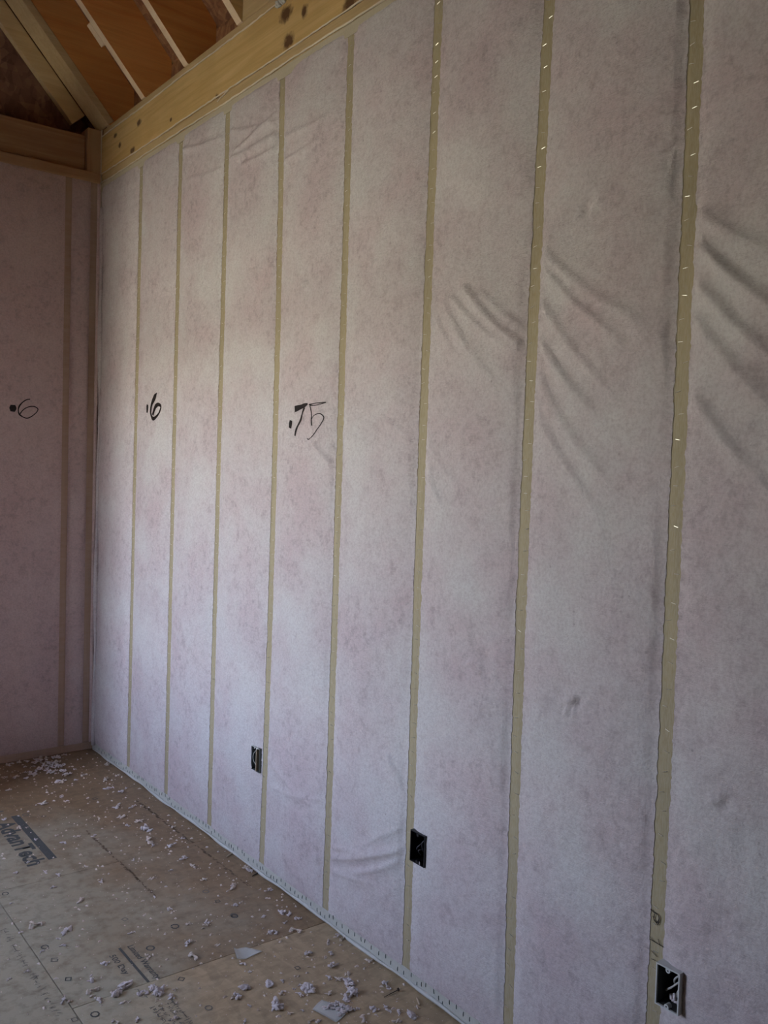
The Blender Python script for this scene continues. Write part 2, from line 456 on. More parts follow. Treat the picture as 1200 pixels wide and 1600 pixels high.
def fabric_panel(name, yl, yr, z0, z1, step, mat, parent, holes=(), seed=0, u_of=None):
    """sheet between the edge curves yl(z) > yr(z); x = -surf"""
    zs = set(np.linspace(z0, z1, int((z1 - z0) / step) + 1))
    for h in holes:
        zs |= {h[2], h[3]}
    zs = np.array(sorted(zs))
    n = max(8, int(abs(yl(1.4) - yr(1.4)) / step))
    base = np.linspace(0, 1, n + 1)
    ym = {float(v) for v in base}
    Y = np.zeros((len(zs), n + 1))
    L = yl(zs) + 0.0014 * vnoise(zs, zs * 0 + seed, 30, 20 + seed) + 0.0020 * vnoise(zs, zs * 0, 150, 40 + seed)
    Rr = yr(zs) + 0.0014 * vnoise(zs, zs * 0 + seed, 30, 60 + seed) + 0.0020 * vnoise(zs, zs * 0, 150, 80 + seed)
    u = base.copy()
    cols = []
    Y = L[:, None] * (1 - u[None, :]) + Rr[:, None] * u[None, :]
    U = np.repeat(u[None, :], len(zs), 0)
    Z = np.repeat(zs[:, None], n + 1, 1)
    Z[-1, :] += 0.004 * vnoise(Y[-1], Y[-1] * 0, 40, 55) + 0.002 * vnoise(Y[-1], Y[-1] * 0, 120, 56)
    for h in holes:
        # pull grid columns onto the cut edges around the device box
        for yh in (h[0], h[1]):
            for i, zz in enumerate(zs):
                if h[2] - 0.02 <= zz <= h[3] + 0.02:
                    j = int(np.argmin(np.abs(Y[i, 1:-1] - yh))) + 1
                    Y[i, j] = yh
    X = -surf(Y, Z, U)
    V = np.stack([X, Y, Z], -1).reshape(-1, 3)
    nz, ny = len(zs), n + 1
    F = []
    for i in range(nz - 1):
        zc = 0.5 * (zs[i] + zs[i + 1])
        for j in range(ny - 1):
            skip = False
            for h in holes:
                yc = 0.5 * (Y[i, j] + Y[i, j + 1])
                if h[0] < yc < h[1] and h[2] < zc < h[3]:
                    skip = True
            if not skip:
                F.append((i * ny + j, (i + 1) * ny + j, (i + 1) * ny + j + 1, i * ny + j + 1))
    me = bpy.data.meshes.new(name)
    me.from_pydata(V.tolist(), [], F)
    me.update()
    me.polygons.foreach_set('use_smooth', [True] * len(me.polygons))
    return obj(name, me, mat, parent)

# ------------------------------------------------------------------ floor
floor = MB().box(XL, 0.14, YB, 0.10, -0.10, -0.022).build('floor', M['slab'], None, 'structure')
def floor_panel(x0, x1, y0, y1, mat):
    g = 0.0016 if x0 < -1 else 0.0009
    o = MB().box(x0 + g, x1 - g, y0 + g, y1 - g, -0.0215, 0.0).build('subfloor_panel', M[mat], floor)
    return bevelled(o, 0.0007)
P_CORNER = floor_panel(-0.812, 0.10, -1.33, 0.09, 'floor_a')
P_MID = floor_panel(-0.812, 0.10, -2.118, -1.33, 'floor_a')
P_NEAR = floor_panel(-0.812, 0.10, -4.56, -2.118, 'floor_b')
P_LEFT = floor_panel(-2.031, -0.812, -3.2, -0.76, 'floor_a')
floor_panel(-2.031, -0.812, -0.76, 0.09, 'floor_a')
floor_panel(-2.031, -0.812, -5.64, -3.2, 'floor_a')
floor_panel(-3.25, -2.031, -1.98, 0.09, 'floor_a')
floor_panel(-3.25, -2.031, -4.42, -1.98, 'floor_a')
floor_panel(-0.812, 0.10, YB, -4.56, 'floor_a')
floor_panel(-3.25, -2.031, YB, -4.42, 'floor_a')
floor_panel(-2.031, -0.812, YB, -5.64, 'floor_a')
floor_panel(XL, -3.25, YB, 0.09, 'floor_a')

# ------------------------------------------------------------------ right wall
wall_right = MB().box(0.141, 0.155, YB, 0.155, -0.10, 3.40).build('wall_right', M['osb_gable'], None, 'structure')
zs_st = np.linspace(0.038, Z1, 24)
def make_stud(k):
    v, f = [], []
    for z in zs_st:
        yc = float(stud_y(k, z))
        v += [(0.0, yc - 0.019, z), (0.0, yc + 0.019, z), (0.13, yc + 0.019, z), (0.13, yc - 0.019, z)]
    n = len(zs_st)
    for i in range(n - 1):
        for a in range(4):
            b = (a + 1) % 4
            f.append((4 * i + a, 4 * i + b, 4 * i + 4 + b, 4 * i + 4 + a))
    f += [(3, 2, 1, 0), tuple(4 * (n - 1) + a for a in range(4))]
    o = obj('stud', mesh_of('stud', v, f), M['veil'], wall_right)
    fix_normals(o)
    # staples up the face
    mb = MB()
    z = 0.10 + 0.03 * random.random()
    while z < Z1 - 0.03:
        yc = float(stud_y(k, z)) + random.uniform(-0.008, 0.008)
        t = random.uniform(-0.35, 0.35)
        dy, dz = 0.0055 * math.cos(t), 0.0055 * math.sin(t)
        mb.tube([(-0.0004, yc - dy, z - dz), (-0.0016, yc - dy * 0.9, z - dz * 0.9), (-0.0016, yc + dy * 0.9, z + dz * 0.9), (-0.0004, yc + dy, z + dz)], 0.0007, 4)
        z += random.uniform(0.036, 0.062)
    mb.build('staples', M['staple'], o, 'stuff')
    return o
for k in range(11):
    make_stud(k)
fix_normals(MB().box(0.0, 0.13, -0.056, -0.018, 0.038, Z1).build('corner_stud', M['veil'], wall_right))
edges = [(lambda z: z * 0 - 0.004)] + [(lambda z, k=k: stud_y(k, z)) for k in range(11)]
for k in range(11):
    hw = 0.0170
    l0, r0 = edges[k], edges[k + 1]
    yl = (lambda z, l0=l0, k=k: l0(z) - (hw if k else 0.0))
    yr = (lambda z, r0=r0: r0(z) + hw)
    holes = []
    for (ya, yb) in BOXES:
        if r0(0.4) < 0.5 * (ya + yb) < l0(0.4):
            holes.append((ya + 0.0015, yb - 0.0015, BZ[0] + 0.0015, BZ[1] - 0.0015))
    fabric_panel('insulation_panel', yl, yr, 0.034, Z1 - 0.018, 0.0065 if k < 9 else 0.02, M['fabric'], wall_right, holes, k)
# a hanging roll of loose netting in the corner
pts = [(-0.010 + 0.003 * math.sin(z * 5), -0.046 + 0.004 * math.sin(z * 2.3 + 1) + (0.006 if z < 0.5 else 0), z) for z in np.linspace(0.03, 2.70, 40)]
MB().tube(pts, [0.011 + 0.003 * math.sin(i * 0.7) for i in range(40)], 8).build('netting_fold', M['fabric'], wall_right, smooth=True)
# plates and header
bp = MB().box(-0.002, 0.13, YB, 0.0, 0.0, 0.040).build('bottom_plate', M['veil_bottom'], wall_right)
bevelled(bp, 0.003)
mb = MB()
y = -0.10
while y > -3.7:
    zc = random.uniform(0.014, 0.034)
    t = random.uniform(-0.3, 0.3)
    mb.tube([(-0.0026, y - 0.004 * t, zc - 0.006), (-0.0034, y, zc), (-0.0026, y + 0.004 * t, zc + 0.006)], 0.0011, 4)
    y -= random.uniform(0.016, 0.038)
mb.build('staples', M['staple_dark'], bp, 'stuff')
ys = np.linspace(-0.02, -4.2, 170)
hem = MB().tube([(-0.0045 - 0.0015 * math.sin(v * 13), v, 0.0065 + 0.0022 * math.sin(v * 9.0) + 0.001 * math.sin(v * 37)) for v in ys], [0.0052 + 0.0016 * math.sin(v * 21) for v in ys], 6)
hem.build('netting_hem', M['hem'], wall_right, smooth=True)
ys = np.linspace(-0.02, -4.2, 170)
tb = MB().box(-0.0025, 0.13, YB, 0.0, Z1 - 0.038, Z1).build('top_plate', M['veil_plate'], wall_right)
bevelled(MB().box(0.0, 0.13, YB, 0.0, Z1, Z2).build('top_plate', M['plate_wood'], wall_right), 0.003)
bevelled(MB().box(-0.003, 0.04, YB, -0.001, Z2, Z3).build('header_board', M['header'], wall_right), 0.004)
bevelled(MB().box(0.004, 0.13, YB, 0.0, Z3, ZP).build('bearing_plate', M['plate_wood'], wall_right), 0.003)
def bead(pts, r):
    P = []
    for i, p in enumerate(pts):
        w = 0.0015
        P.append((p[0] + random.uniform(-w, w) * 0.4, p[1], p[2] + random.uniform(-w, w)))
    MB().tube(P, [r * random.uniform(0.75, 1.25) for _ in P], 6).build('sealant_bead', M['bead'], wall_right, smooth=True)
ys = np.linspace(-0.004, -4.0, 150)
bead([(-0.0065, v, Z1 + 0.004 + 0.002 * math.sin(v * 6)) for v in ys], 0.0034)
bead([(-0.004, v, Z2 + 0.0015 * math.sin(v * 5 + 1)) for v in ys], 0.0030)
bead([(-0.004, v, Z3 + 0.0015 * math.sin(v * 7 + 2)) for v in ys], 0.0030)
bead([(-0.005, -0.005 + 0.0008 * math.sin(v * 20), v) for v in np.linspace(2.50, 3.085, 40)], 0.0034)
bead([(-0.006, v, 2.862 + 0.010 * math.sin(v * 12) + 0.01 * (v + 1.3) * -4) for v in np.linspace(-1.33, -1.24, 12)], 0.0022)
# a squeezed-out blob of sealant at the big knot
blob = MB()
for i in range(7):
    a = random.uniform(0, 6.28)
    blob.tube([(-0.005, -1.70 + 0.008 * i - 0.02, Z3 - 0.004), (-0.012, -1.70 + 0.008 * i - 0.02 + 0.01 * math.cos(a), Z3 - 0.012 + 0.010 * math.sin(a)), (-0.006, -1.71 + 0.008 * i - 0.02, Z3 - 0.02)], [0.004, 0.006, 0.002], 6)
blob.build('sealant_blob', M['hem'], wall_right, smooth=True)

# ------------------------------------------------------------------ handwriting on the netting
def catmull(pts, n=6):
    out = []
    P = [np.array(p, float) for p in pts]
    for i in range(len(P) - 1):
        p0, p1, p2, p3 = P[max(i - 1, 0)], P[i], P[i + 1], P[min(i + 2, len(P) - 1)]
        for t in np.linspace(0, 1, n, endpoint=False):
            out.append(0.5 * ((2 * p1) + (-p0 + p2) * t + (2 * p0 - 5 * p1 + 4 * p2 - p3) * t * t + (-p0 + 3 * p1 - 3 * p2 + p3) * t ** 3))
    out.append(P[-1])
    return out

def ribbons(name, strokes, lift, to3, mat, parent):
    v, f = [], []
    for s in strokes:
        c = catmull(s)
        b = len(v)
        for i, p in enumerate(c):
            d = c[min(i + 1, len(c) - 1)][:2] - c[max(i - 1, 0)][:2]
            d = d / (np.linalg.norm(d) + 1e-9)
            nrm = np.array([-d[1], d[0]])
            w = max(abs(p[2]), 0.0008) * 0.5
            for sgn in (-1, 0, 1):
                q = p[:2] + nrm * w * sgn
                v.append(to3(q[0], q[1], lift))
        for i in range(len(c) - 1):
            for a in range(2):
                f.append((b + 3 * i + a, b + 3 * i + a + 1, b + 3 * i + 4 + a, b + 3 * i + 3 + a))
    return obj(name, mesh_of(name, v, f), mat, parent)

def on_right(k):
    def g(y, z, lift):
        a, b = float(edges[k](z)), float(edges[k + 1](z))
        u = (y - (a - 0.017)) / ((b + 0.017) - (a - 0.017))
        return (-float(surf(np.array([y]), np.array([z]), np.array([u]))[0]) - lift, y, z)
    return g
o = ribbons('handwritten_number', [[[-0.6483,1.7145,0.0135],[-0.647,1.7047,0.02137],[-0.6458,1.6934,0.02137],[-0.6429,1.6794,0.01237]],[[-0.7554,1.7599,0.0045],[-0.744,1.7522,0.01575],[-0.7277,1.7419,0.02587],[-0.708,1.7275,0.02137],[-0.695,1.7127,0.018],[-0.6873,1.6948,0.01462],[-0.6872,1.6738,0.01237],[-0.6976,1.658,0.01687],[-0.715,1.6506,0.01687],[-0.7451,1.6567,0.0135],[-0.7778,1.6722,0.01125],[-0.7934,1.6909,0.01012],[-0.7929,1.7033,0.01237],[-0.7661,1.7098,0.01687],[-0.7363,1.7013,0.02137],[-0.7169,1.6826,0.01912],[-0.7092,1.6661,0.01912]]], 0.0009, on_right(1), M['ink'], wall_right)
o['label'] = 'handwritten .6 in thick black marker'
o = ribbons('handwritten_number', [[[-1.8531,1.6131,0.01633],[-1.8502,1.601,0.01983],[-1.8468,1.5875,0.01633]],[[-1.8764,1.65,0.021],[-1.8943,1.6522,0.01983],[-1.9177,1.6558,0.01517],[-1.9381,1.6599,0.014],[-1.9571,1.664,0.00583]],[[-1.9385,1.6536,0.01167],[-1.9265,1.6344,0.00747],[-1.9171,1.6136,0.00933],[-1.8972,1.5929,0.00817],[-1.8861,1.5761,0.0105],[-1.8818,1.5612,0.007]],[[-1.9649,1.661,0.0042],[-1.9937,1.6644,0.0028],[-2.0258,1.6651,0.00327],[-2.0537,1.6658,0.00327]],[[-1.9688,1.6591,0.0042],[-1.9989,1.6582,0.0028],[-2.0284,1.6612,0.0028],[-2.0525,1.6653,0.00327]],[[-1.9714,1.6579,0.0056],[-1.9788,1.6355,0.00467],[-1.9817,1.6119,0.00513],[-1.9839,1.5931,0.0056]],[[-1.9836,1.6146,0.0028],[-1.9907,1.6227,0.0028],[-2.0078,1.6291,0.0028],[-2.0275,1.6301,0.00327],[-2.0426,1.6218,0.0042],[-2.0442,1.6129,0.00467],[-2.034,1.5982,0.0035],[-2.0105,1.5754,0.0035],[-1.9914,1.5591,0.00373],[-1.9741,1.551,0.00327],[-1.9615,1.5489,0.00327],[-1.955,1.5526,0.0028]]], 0.0009, on_right(4), M['ink'], wall_right)
o['label'] = 'handwritten .75 in black marker'
ribbons('handwritten_scribble', [[[-3.3242,0.542,0.00215],[-3.3325,0.5384,0.00215],[-3.342,0.5375,0.00215],[-3.3461,0.5298,0.0025],[-3.3407,0.5199,0.00215],[-3.3333,0.5234,0.00179],[-3.3348,0.5365,0.00179]],[[-3.3299,0.5296,0.00143],[-3.342,0.5163,0.00179],[-3.3463,0.5242,0.00143]],[[-3.3254,0.4774,0.00143],[-3.3593,0.4746,0.00143]],[[-3.3457,0.4864,0.00143],[-3.3511,0.4751,0.00179]],[[-3.3303,0.4543,0.00143],[-3.3456,0.4475,0.00161]],[[-3.3312,0.4371,0.00143],[-3.3417,0.4381,0.00143]],[[-3.3244,0.4839,0.00089],[-3.3331,0.4766,0.00089]]], 0.0030, lambda y, z, l: (-l, y, z), M['ink'], wall_right)

# ------------------------------------------------------------------ end wall
PITCH = math.radians(48)
TP = math.tan(PITCH)
XR = -1.25                                   # ridge
ZR = ZP - XR * TP
DEP = 0.225
top0 = ZP + DEP / math.cos(PITCH)            # height of the rafter backs above x = 0
gz = lambda x: top0 - x * TP
wall_end = MB().prism_y([(0.14, -0.10), (XL - 0.15, -0.10), (XL - 0.15, gz(0.0) - 0.10), (XR, gz(XR) + 0.05), (0.14, gz(0.14) + 0.02)], 0.10, 0.115).build('wall_end', M['osb_gable'], None, 'structure')
fix_normals(wall_end)
def ebox(name, x0, x1, y0, y1, z0, z1, mat, bev=0.002):
    return bevelled(MB().box(x0, x1, y0, y1, z0, z1).build(name, M[mat], wall_end), bev)
ebox('top_plate', XL, -0.001, -0.006, 0.09, Z1, Z2 + 0.004, 'end_wood', 0.004)
ebox('header_board', XL, -0.073, 0.026, 0.064, Z2 + 0.004, 3.052, 'end_wood', 0.004)
ebox('corner_post', -0.072, -0.002, 0.0, 0.09, Z2 + 0.004, 3.085, 'end_wood_v', 0.003)
ebox('bottom_plate', XL, -0.001, -0.002, 0.09, 0.0, 0.040, 'veil_end')
for (a, b) in ((-0.178, -0.143), (-0.055, -0.019), (-0.62, -0.582)):
    ebox('stud', a, b, 0.0, 0.09, 0.040, Z1, 'veil_end')

def surf_end(x, z, u):
    edge = np.clip(np.minimum(u, 1 - u) * 9.0, 0, 1)
    edge = edge * edge * (3 - 2 * edge)
    vert = np.sqrt(np.clip(np.clip((z - 0.038) / 0.1, 0, 1) * np.clip((Z1 - z) / 0.1, 0, 1), 0, 1))
    d = 0.013 * np.sin(math.pi * np.clip(u, 0, 1)) ** 0.55 + 0.0045 * vnoise(x, z, 5, 31) + 0.002 * vnoise(x, z, 14, 32) + 0.0012 * vnoise(x, z, 38, 33)
    return 0.0012 + np.clip(d, 0, 0.05) * edge * vert

def end_panel(x0, x1, step):
    n, nz = max(4, int((x1 - x0) / step)), int((Z1 - 0.036) / step)
    u = np.linspace(0, 1, n + 1)
    zs = np.linspace(0.036, Z1 + 0.003, nz + 1)
    U, Zg = np.meshgrid(u, zs)
    Xg = x0 + (x1 - x0) * U + 0.002 * vnoise(Zg, Zg * 0, 40, 91) * (1 - np.abs(2 * U - 1))
    Yg = -surf_end(Xg, Zg, U)
    V = np.stack([Xg, Yg, Zg], -1).reshape(-1, 3)
    F = [(i * (n + 1) + j, i * (n + 1) + j + 1, (i + 1) * (n + 1) + j + 1, (i + 1) * (n + 1) + j) for i in range(nz) for j in range(n)]
    me = bpy.data.meshes.new('insulation_panel')
    me.from_pydata(V.tolist(), [], F)
    me.update()
    me.polygons.foreach_set('use_smooth', [True] * len(me.polygons))
    return obj('insulation_panel', me, M['fabric_end'], wall_end)
end_panel(-0.145, -0.053, 0.008)
end_panel(-0.021, -0.003, 0.008)
end_panel(-0.584, -0.176, 0.008)
end_panel(-0.806, -0.618, 0.02)
def to_end(x, z, lift):
    u = (x + 0.584) / 0.408
    return (x, -float(surf_end(np.array([x]), np.array([z]), np.array([u]))[0]) - lift, z)
o = ribbons('handwritten_number', [[[-0.4101,1.711,0.021],[-0.4099,1.6953,0.03238],[-0.4114,1.6794,0.01925]],[[-0.332,1.7434,0.0042],[-0.3492,1.7392,0.00525],[-0.3661,1.7265,0.00525],[-0.3804,1.7078,0.007],[-0.3853,1.6899,0.0049],[-0.3825,1.6724,0.00595],[-0.3773,1.6657,0.007],[-0.3619,1.6561,0.00455],[-0.3447,1.6527,0.0049],[-0.3276,1.6599,0.00455],[-0.3087,1.6754,0.0042],[-0.2984,1.6885,0.0042],[-0.296,1.6994,0.0049],[-0.3056,1.7073,0.0049],[-0.3195,1.7102,0.0049],[-0.3385,1.7063,0.00455],[-0.3555,1.6972,0.00455],[-0.369,1.6839,0.00455],[-0.3782,1.6692,0.0049]]], 0.0009, to_end, M['ink'], wall_end)
o['label'] = 'handwritten .6 in thin black marker with a round dot'

# ------------------------------------------------------------------ roof: sheathing and rafters
zl = lambda x: gz(x)                               # right slope underside of sheathing
XM = 2 * XR                                        # mirror
v, f = [], []
prof = [(0.16, gz(0.16)), (XR, gz(XR)), (XM - 0.16, gz(0.16))]
ceiling = MB()
ceiling.prism_y([(0.35, gz(0.35)), (XR, gz(XR)), (XR, gz(XR) + 0.02), (0.35, gz(0.35) + 0.02)], YB - 0.15, 0.14)
ceiling.prism_y([(XM - 0.35, gz(0.35)), (XR, gz(XR)), (XR, gz(XR) + 0.02), (XM - 0.35, gz(0.35) + 0.02)], YB - 0.15, 0.14)
ceiling = fix_normals(ceiling.build('ceiling', M['osb'], None, 'structure'))
rz = lambda x, off=0.0: ZP + off - x * TP
def rafter(yc, side_mat, w=0.038):
    pts = [(0.0, ZP), (0.125, ZP), (0.125, gz(0.125) - 0.002), (XR + 0.02, gz(XR + 0.02) - 0.002), (XR + 0.02, rz(XR + 0.02))]
    mb = MB().prism_y(pts, yc - w / 2, yc + w / 2)
    o = mb.build('rafter', M[side_mat], ceiling)
    o.data.materials.append(M['rafter_edge'])
    fix_normals(o)
    for p in o.data.polygons:
        if abs(p.normal.y) < 0.5:
            p.material_index = 1
    return o
ry = [-0.067, -0.500, -0.938, -1.392, -1.80, -2.21, -2.61, -3.02]
raf = [rafter(y, 'rafter_pale' if i == 3 else 'rafter') for i, y in enumerate(ry)]  # fourth rafter coloured paler for the stronger light on its side
# a short scrap block nailed against the second rafter
def slope_box(name, s0, s1, h0, h1, y0, y1, mat, parent):
    c, s = math.cos(PITCH), math.sin(PITCH)
    q = lambda t, h: (-t * c + h * s, ZP + t * s + h * c)
    o = MB().prism_y([q(s0, h0), q(s0, h1), q(s1, h1), q(s1, h0)], y0, y1).build(name, M[mat], parent)
    return bevelled(o, 0.002)
slope_box('scrap_block', 0.255, 0.355, -0.002, 0.085, ry[1] + 0.019, ry[1] + 0.057, 'rafter_edge', raf[1])
# flat gable nailer behind the first rafter
slope_box('gable_nailer', 0.0, 1.95, -0.005, 0.033, -0.089, 0.052, 'rafter_pale', ceiling)
slope_box('gable_rake_board', 0.095, 1.95, -0.088, -0.006, 0.056, 0.094, 'rafter_pale', ceiling)
# blocking closes each rafter bay over the wall
for a, b in zip(ry[:-1], ry[1:]):
    MB().box(0.126, 0.140, b + 0.019, a - 0.019, ZP, gz(0.14) - 0.004).build('blocking', M['osb'], ceiling)
MB().box(0.126, 0.140, YB, ry[-1] - 0.019, ZP, gz(0.14) - 0.004).build('blocking', M['osb'], ceiling)

bevelled(MB().box(0.002, 0.040, ry[4] + 0.019, ry[3] - 0.019, ZP, ZP + 0.235).build('bay_blocking', M['plate_wood'], ceiling), 0.003)

# ------------------------------------------------------------------ left wall with its window opening, back wall (out of frame)
wl_ = MB()
zt = gz(0.0) + 0.05
wl_.box(XL - 0.15, XL, YB - 0.15, WIN[0], -0.10, zt).box(XL - 0.15, XL, WIN[1], 0.115, -0.10, zt)
wl_.box(XL - 0.15, XL, WIN[0], WIN[1], -0.10, WIN[2]).box(XL - 0.15, XL, WIN[0], WIN[1], WIN[3], zt)
wall_left = fix_normals(wl_.build('wall_left', M['wall_plain'], None, 'structure'))
wf = MB()
for (a, b, c, d) in ((WIN[0] - 0.03, WIN[0] + 0.03, WIN[2] - 0.03, WIN[3] + 0.03), (WIN[1] - 0.03, WIN[1] + 0.03, WIN[2] - 0.03, WIN[3] + 0.03), (WIN[0], WIN[1], WIN[2] - 0.03, WIN[2] + 0.03), (WIN[0], WIN[1], WIN[3] - 0.03, WIN[3] + 0.03)):
    wf.box(XL - 0.12, XL - 0.06, a, b, c, d)
wf.build('window_1', M['wall_plain'], None, 'structure')
wb = MB().prism_y([(0.155, -0.10), (XL - 0.15, -0.10), (XL - 0.15, gz(0.0) - 0.10), (XR, gz(XR) + 0.02), (0.155, gz(0.155) + 0.02)], YB - 0.15, YB)
fix_normals(wb.build('wall_back', M['wall_plain'], None, 'structure'))
MB().box(-60, 60, -60, 60, -0.62, -0.60).build('ground', M['grass'], None, 'structure')

# added unseen return wall: shades the end wall and corner, bounces light back
fix_normals(MB().box(-0.94, -0.81, -0.55, 0.098, -0.021, 2.82).build('wall_added_for_shade', M['fabric_end'], None, 'structure'))

# ------------------------------------------------------------------ device boxes
def thing(name, label, cat, loc=(0, 0, 0), group=None):
    o = bpy.data.objects.new(name, None)
    COL.objects.link(o)
    o.empty_display_size = 0.05
    o.location = loc
    o['label'] = label
    o['category'] = cat
    if group:
        o['group'] = group
    return o

def device_box(yr, yl, x_front, shell, inner, label, tabs=True):
    yc, zc = 0.5 * (yr + yl), 0.5 * (BZ[0] + BZ[1])
    hy, hz = 0.5 * (yl - yr), 0.5 * (BZ[1] - BZ[0])
    t = thing('electrical_box', label, 'electrical box', (0, yc, BZ[0]))
    w, dep = 0.0028, 0.060
    z0, z1 = 0.0, 2 * hz
    mb = MB()
    mb.box(x_front, dep, -hy, -hy + w, z0, z1).box(x_front, dep, hy - w, hy, z0, z1)
    mb.box(x_front, dep, -hy + w, hy - w, z0, z0 + w).box(x_front, dep, -hy + w, hy - w, z1 - w, z1)
    mb.build('shell', M[shell], t)
    li = MB()
    e = 0.0004
    li.box(dep - 0.002, dep, -hy + w, hy - w, z0 + w, z1 - w)
    li.box(x_front + 0.004, dep - 0.002, -hy + w, -hy + w + e, z0 + w, z1 - w).box(x_front + 0.004, dep - 0.002, hy - w - e, hy - w, z0 + w, z1 - w)
    li.box(x_front + 0.004, dep - 0.002, -hy + w, hy - w, z0 + w, z0 + w + e).box(x_front + 0.004, dep - 0.002, -hy + w, hy - w, z1 - w - e, z1 - w)
    li.build('lining', M[inner], t)
    if tabs:
        for zt_, sg in ((z1 - w, -1), (z0 + w, 1)):
            n = 10
            prof = [(-0.0055, 0.0)] + [(-0.0055 * math.cos(math.pi * i / n), sg * (0.003 + 0.0055 * math.sin(math.pi * i / n))) for i in range(n + 1)] + [(0.0055, 0.0)]
            v = [(x_front, a, zt_ + b) for a, b in prof] + [(x_front + 0.012, a, zt_ + b) for a, b in prof]
            m_ = len(prof)
            f = [tuple(range(m_)), tuple(reversed(range(m_, 2 * m_)))] + [(i, (i + 1) % m_, m_ + (i + 1) % m_, m_ + i) for i in range(m_)]
            tab = fix_normals(obj('screw_tab', mesh_of('screw_tab', v, f), M[shell], t))
            sc_ = MB().tube([(x_front - 0.0004, 0, zt_ + sg * 0.0035), (x_front + 0.001, 0, zt_ + sg * 0.0035)], 0.0017, 10)
            sc_.build('screw_hole', M['box_inner'], tab)
    return t, hy, hz

bx, hy, hz = device_box(BOXES[2][0], BOXES[2][1], -0.025, 'box_grey', 'box_inner', 'light grey plastic outlet box with loose cables, nearest the right edge')
for pts in ([(0.05, -0.010, 0.085), (0.012, -0.012, 0.072), (0.002, 0.000, 0.056), (0.012, 0.006, 0.040)],
            [(0.05, -0.018, 0.060), (0.006, -0.014, 0.058), (-0.004, 0.002, 0.040), (0.0, 0.017, 0.026), (0.004, 0.020, 0.022)],
            [(0.05, -0.020, 0.052), (0.004, -0.019, 0.050), (-0.004, -0.012, 0.036), (0.002, -0.008, 0.022)]):
    c = catmull([p + (0,) for p in pts], 6)
    MB().tube([tuple(p[:3]) for p in c], 0.0021, 6).build('cable', M['wire'], bx, smooth=True)
wad = MB()
for i in range(9):
    y_, z_ = random.uniform(-0.022, 0.004), random.uniform(0.004, 0.014)
    wad.tube([(-0.004, y_, z_), (0.004, y_ + random.uniform(-.008, .008), z_ + random.uniform(-.002, .008)), (0.015, y_ + random.uniform(-.008, .008), z_)], [0.002, 0.0045, 0.003], 5)
wad.build('wool_scrap', M['tuft'], bx, smooth=True)

bx, hy, hz = device_box(BOXES[1][0], BOXES[1][1], -0.0145, 'box_black', 'box_black', 'black plastic outlet box sunk in the netting, middle of the three')
for pts in ([(0.05, 0.010, 0.07), (0.004, 0.006, 0.050), (-0.002, 0.016, 0.036), (0.01, 0.02, 0.024)], [(0.05, -0.005, 0.03), (0.002, 0.002, 0.036), (-0.002, 0.008, 0.030), (0.01, 0.010, 0.016)],
            [(0.05, -0.015, 0.06), (0.006, -0.012, 0.066), (-0.002, -0.006, 0.056), (0.008, 0.0, 0.03)]):
    c = catmull([p + (0,) for p in pts], 6)
    MB().tube([tuple(p[:3]) for p in c], 0.0018, 6).build('cable', M['wire_dark'], bx, smooth=True)
MB().tube([(-0.016, -0.014, 0.004), (-0.0165, -0.0145, 0.009), (-0.016, -0.013, 0.013)], [0.0012, 0.002, 0.0008], 6).build('wool_scrap', M['tuft'], bx, smooth=True)

bx, hy, hz = device_box(BOXES[0][0], BOXES[0][1], -0.010, 'box_steel', 'box_steel', 'dark steel outlet box with a pale divider, farthest of the three', tabs=False)
MB().box(-0.012, 0.05, -0.0075, -0.0045, 0.001, 0.087).build('divider', M['sliver'], bx)
c = catmull([(0.004, 0.012, 0.076, 0), (-0.006, 0.020, 0.06, 0), (-0.008, 0.022, 0.044, 0), (-0.006, 0.019, 0.03, 0), (0.0, 0.008, 0.016, 0)], 6)
MB().tube([tuple(p[:3]) for p in c], 0.0012, 6).build('cable', M['wire'], bx, smooth=True)
MB().box(0.006, 0.016, -0.004, 0.016, 0.012, 0.078).build('cover_flap', M['box_steel'], bx)
rim = MB()
for i in range(8):
    y0_ = -0.026 + 0.0065 * i
    rim.tube([(-0.010, y0_, 0.089 - 0.004 * random.random()), (-0.0135, y0_ + 0.004, 0.0885 - 0.010 * random.random() * (i in (2, 3, 4))), (-0.010, y0_ + 0.008, 0.090)], 0.0017, 5)
rim.build('torn_netting', M['hem'], bx, smooth=True)

# ------------------------------------------------------------------ printing on the floor panels
DG = None
def text_mesh(s, bold=0.0):
    cu = bpy.data.curves.new('print', 'FONT')
    cu.body = s
    cu.offset = bold
    cu.resolution_u = 2
    ob = bpy.data.objects.new('print', cu)
    COL.objects.link(ob)
    bpy.context.view_layer.update()
    dg = bpy.context.evaluated_depsgraph_get()
    me = bpy.data.meshes.new_from_object(ob.evaluated_get(dg))
    bpy.data.objects.remove(ob)
    bpy.data.curves.remove(cu)
    return me
def floor_text(s, x_base, y0, length, height, mat, parent, bold=0.0, tilt=0.0, name='printed_text'):
    me = text_mesh(s, bold)
    n = len(me.vertices)
    co = np.zeros(n * 3)
    me.vertices.foreach_get('co', co)
    co = co.reshape(-1, 3)
    mn, mx = co.min(0), co.max(0)
    u = (co[:, 0] - mn[0]) / (mx[0] - mn[0])
    w = (co[:, 1] - 0.0) / 0.7
    out = np.zeros_like(co)
    out[:, 0] = x_base + w * height + u * tilt
    out[:, 1] = y0 - u * length
    out[:, 2] = 0.0007
    me.vertices.foreach_set('co', out.ravel())
    me.update()
    me.materials.clear()
    return obj(name, me, M[mat], parent)
def flat_strip(name, x0, x1, y0, y1, mat, parent, z=0.0006):
    return obj(name, mesh_of(name, [(x0, y0, z), (x1, y0, z), (x1, y1, z), (x0, y1, z)], [(0, 1, 2, 3)]), M[mat], parent)
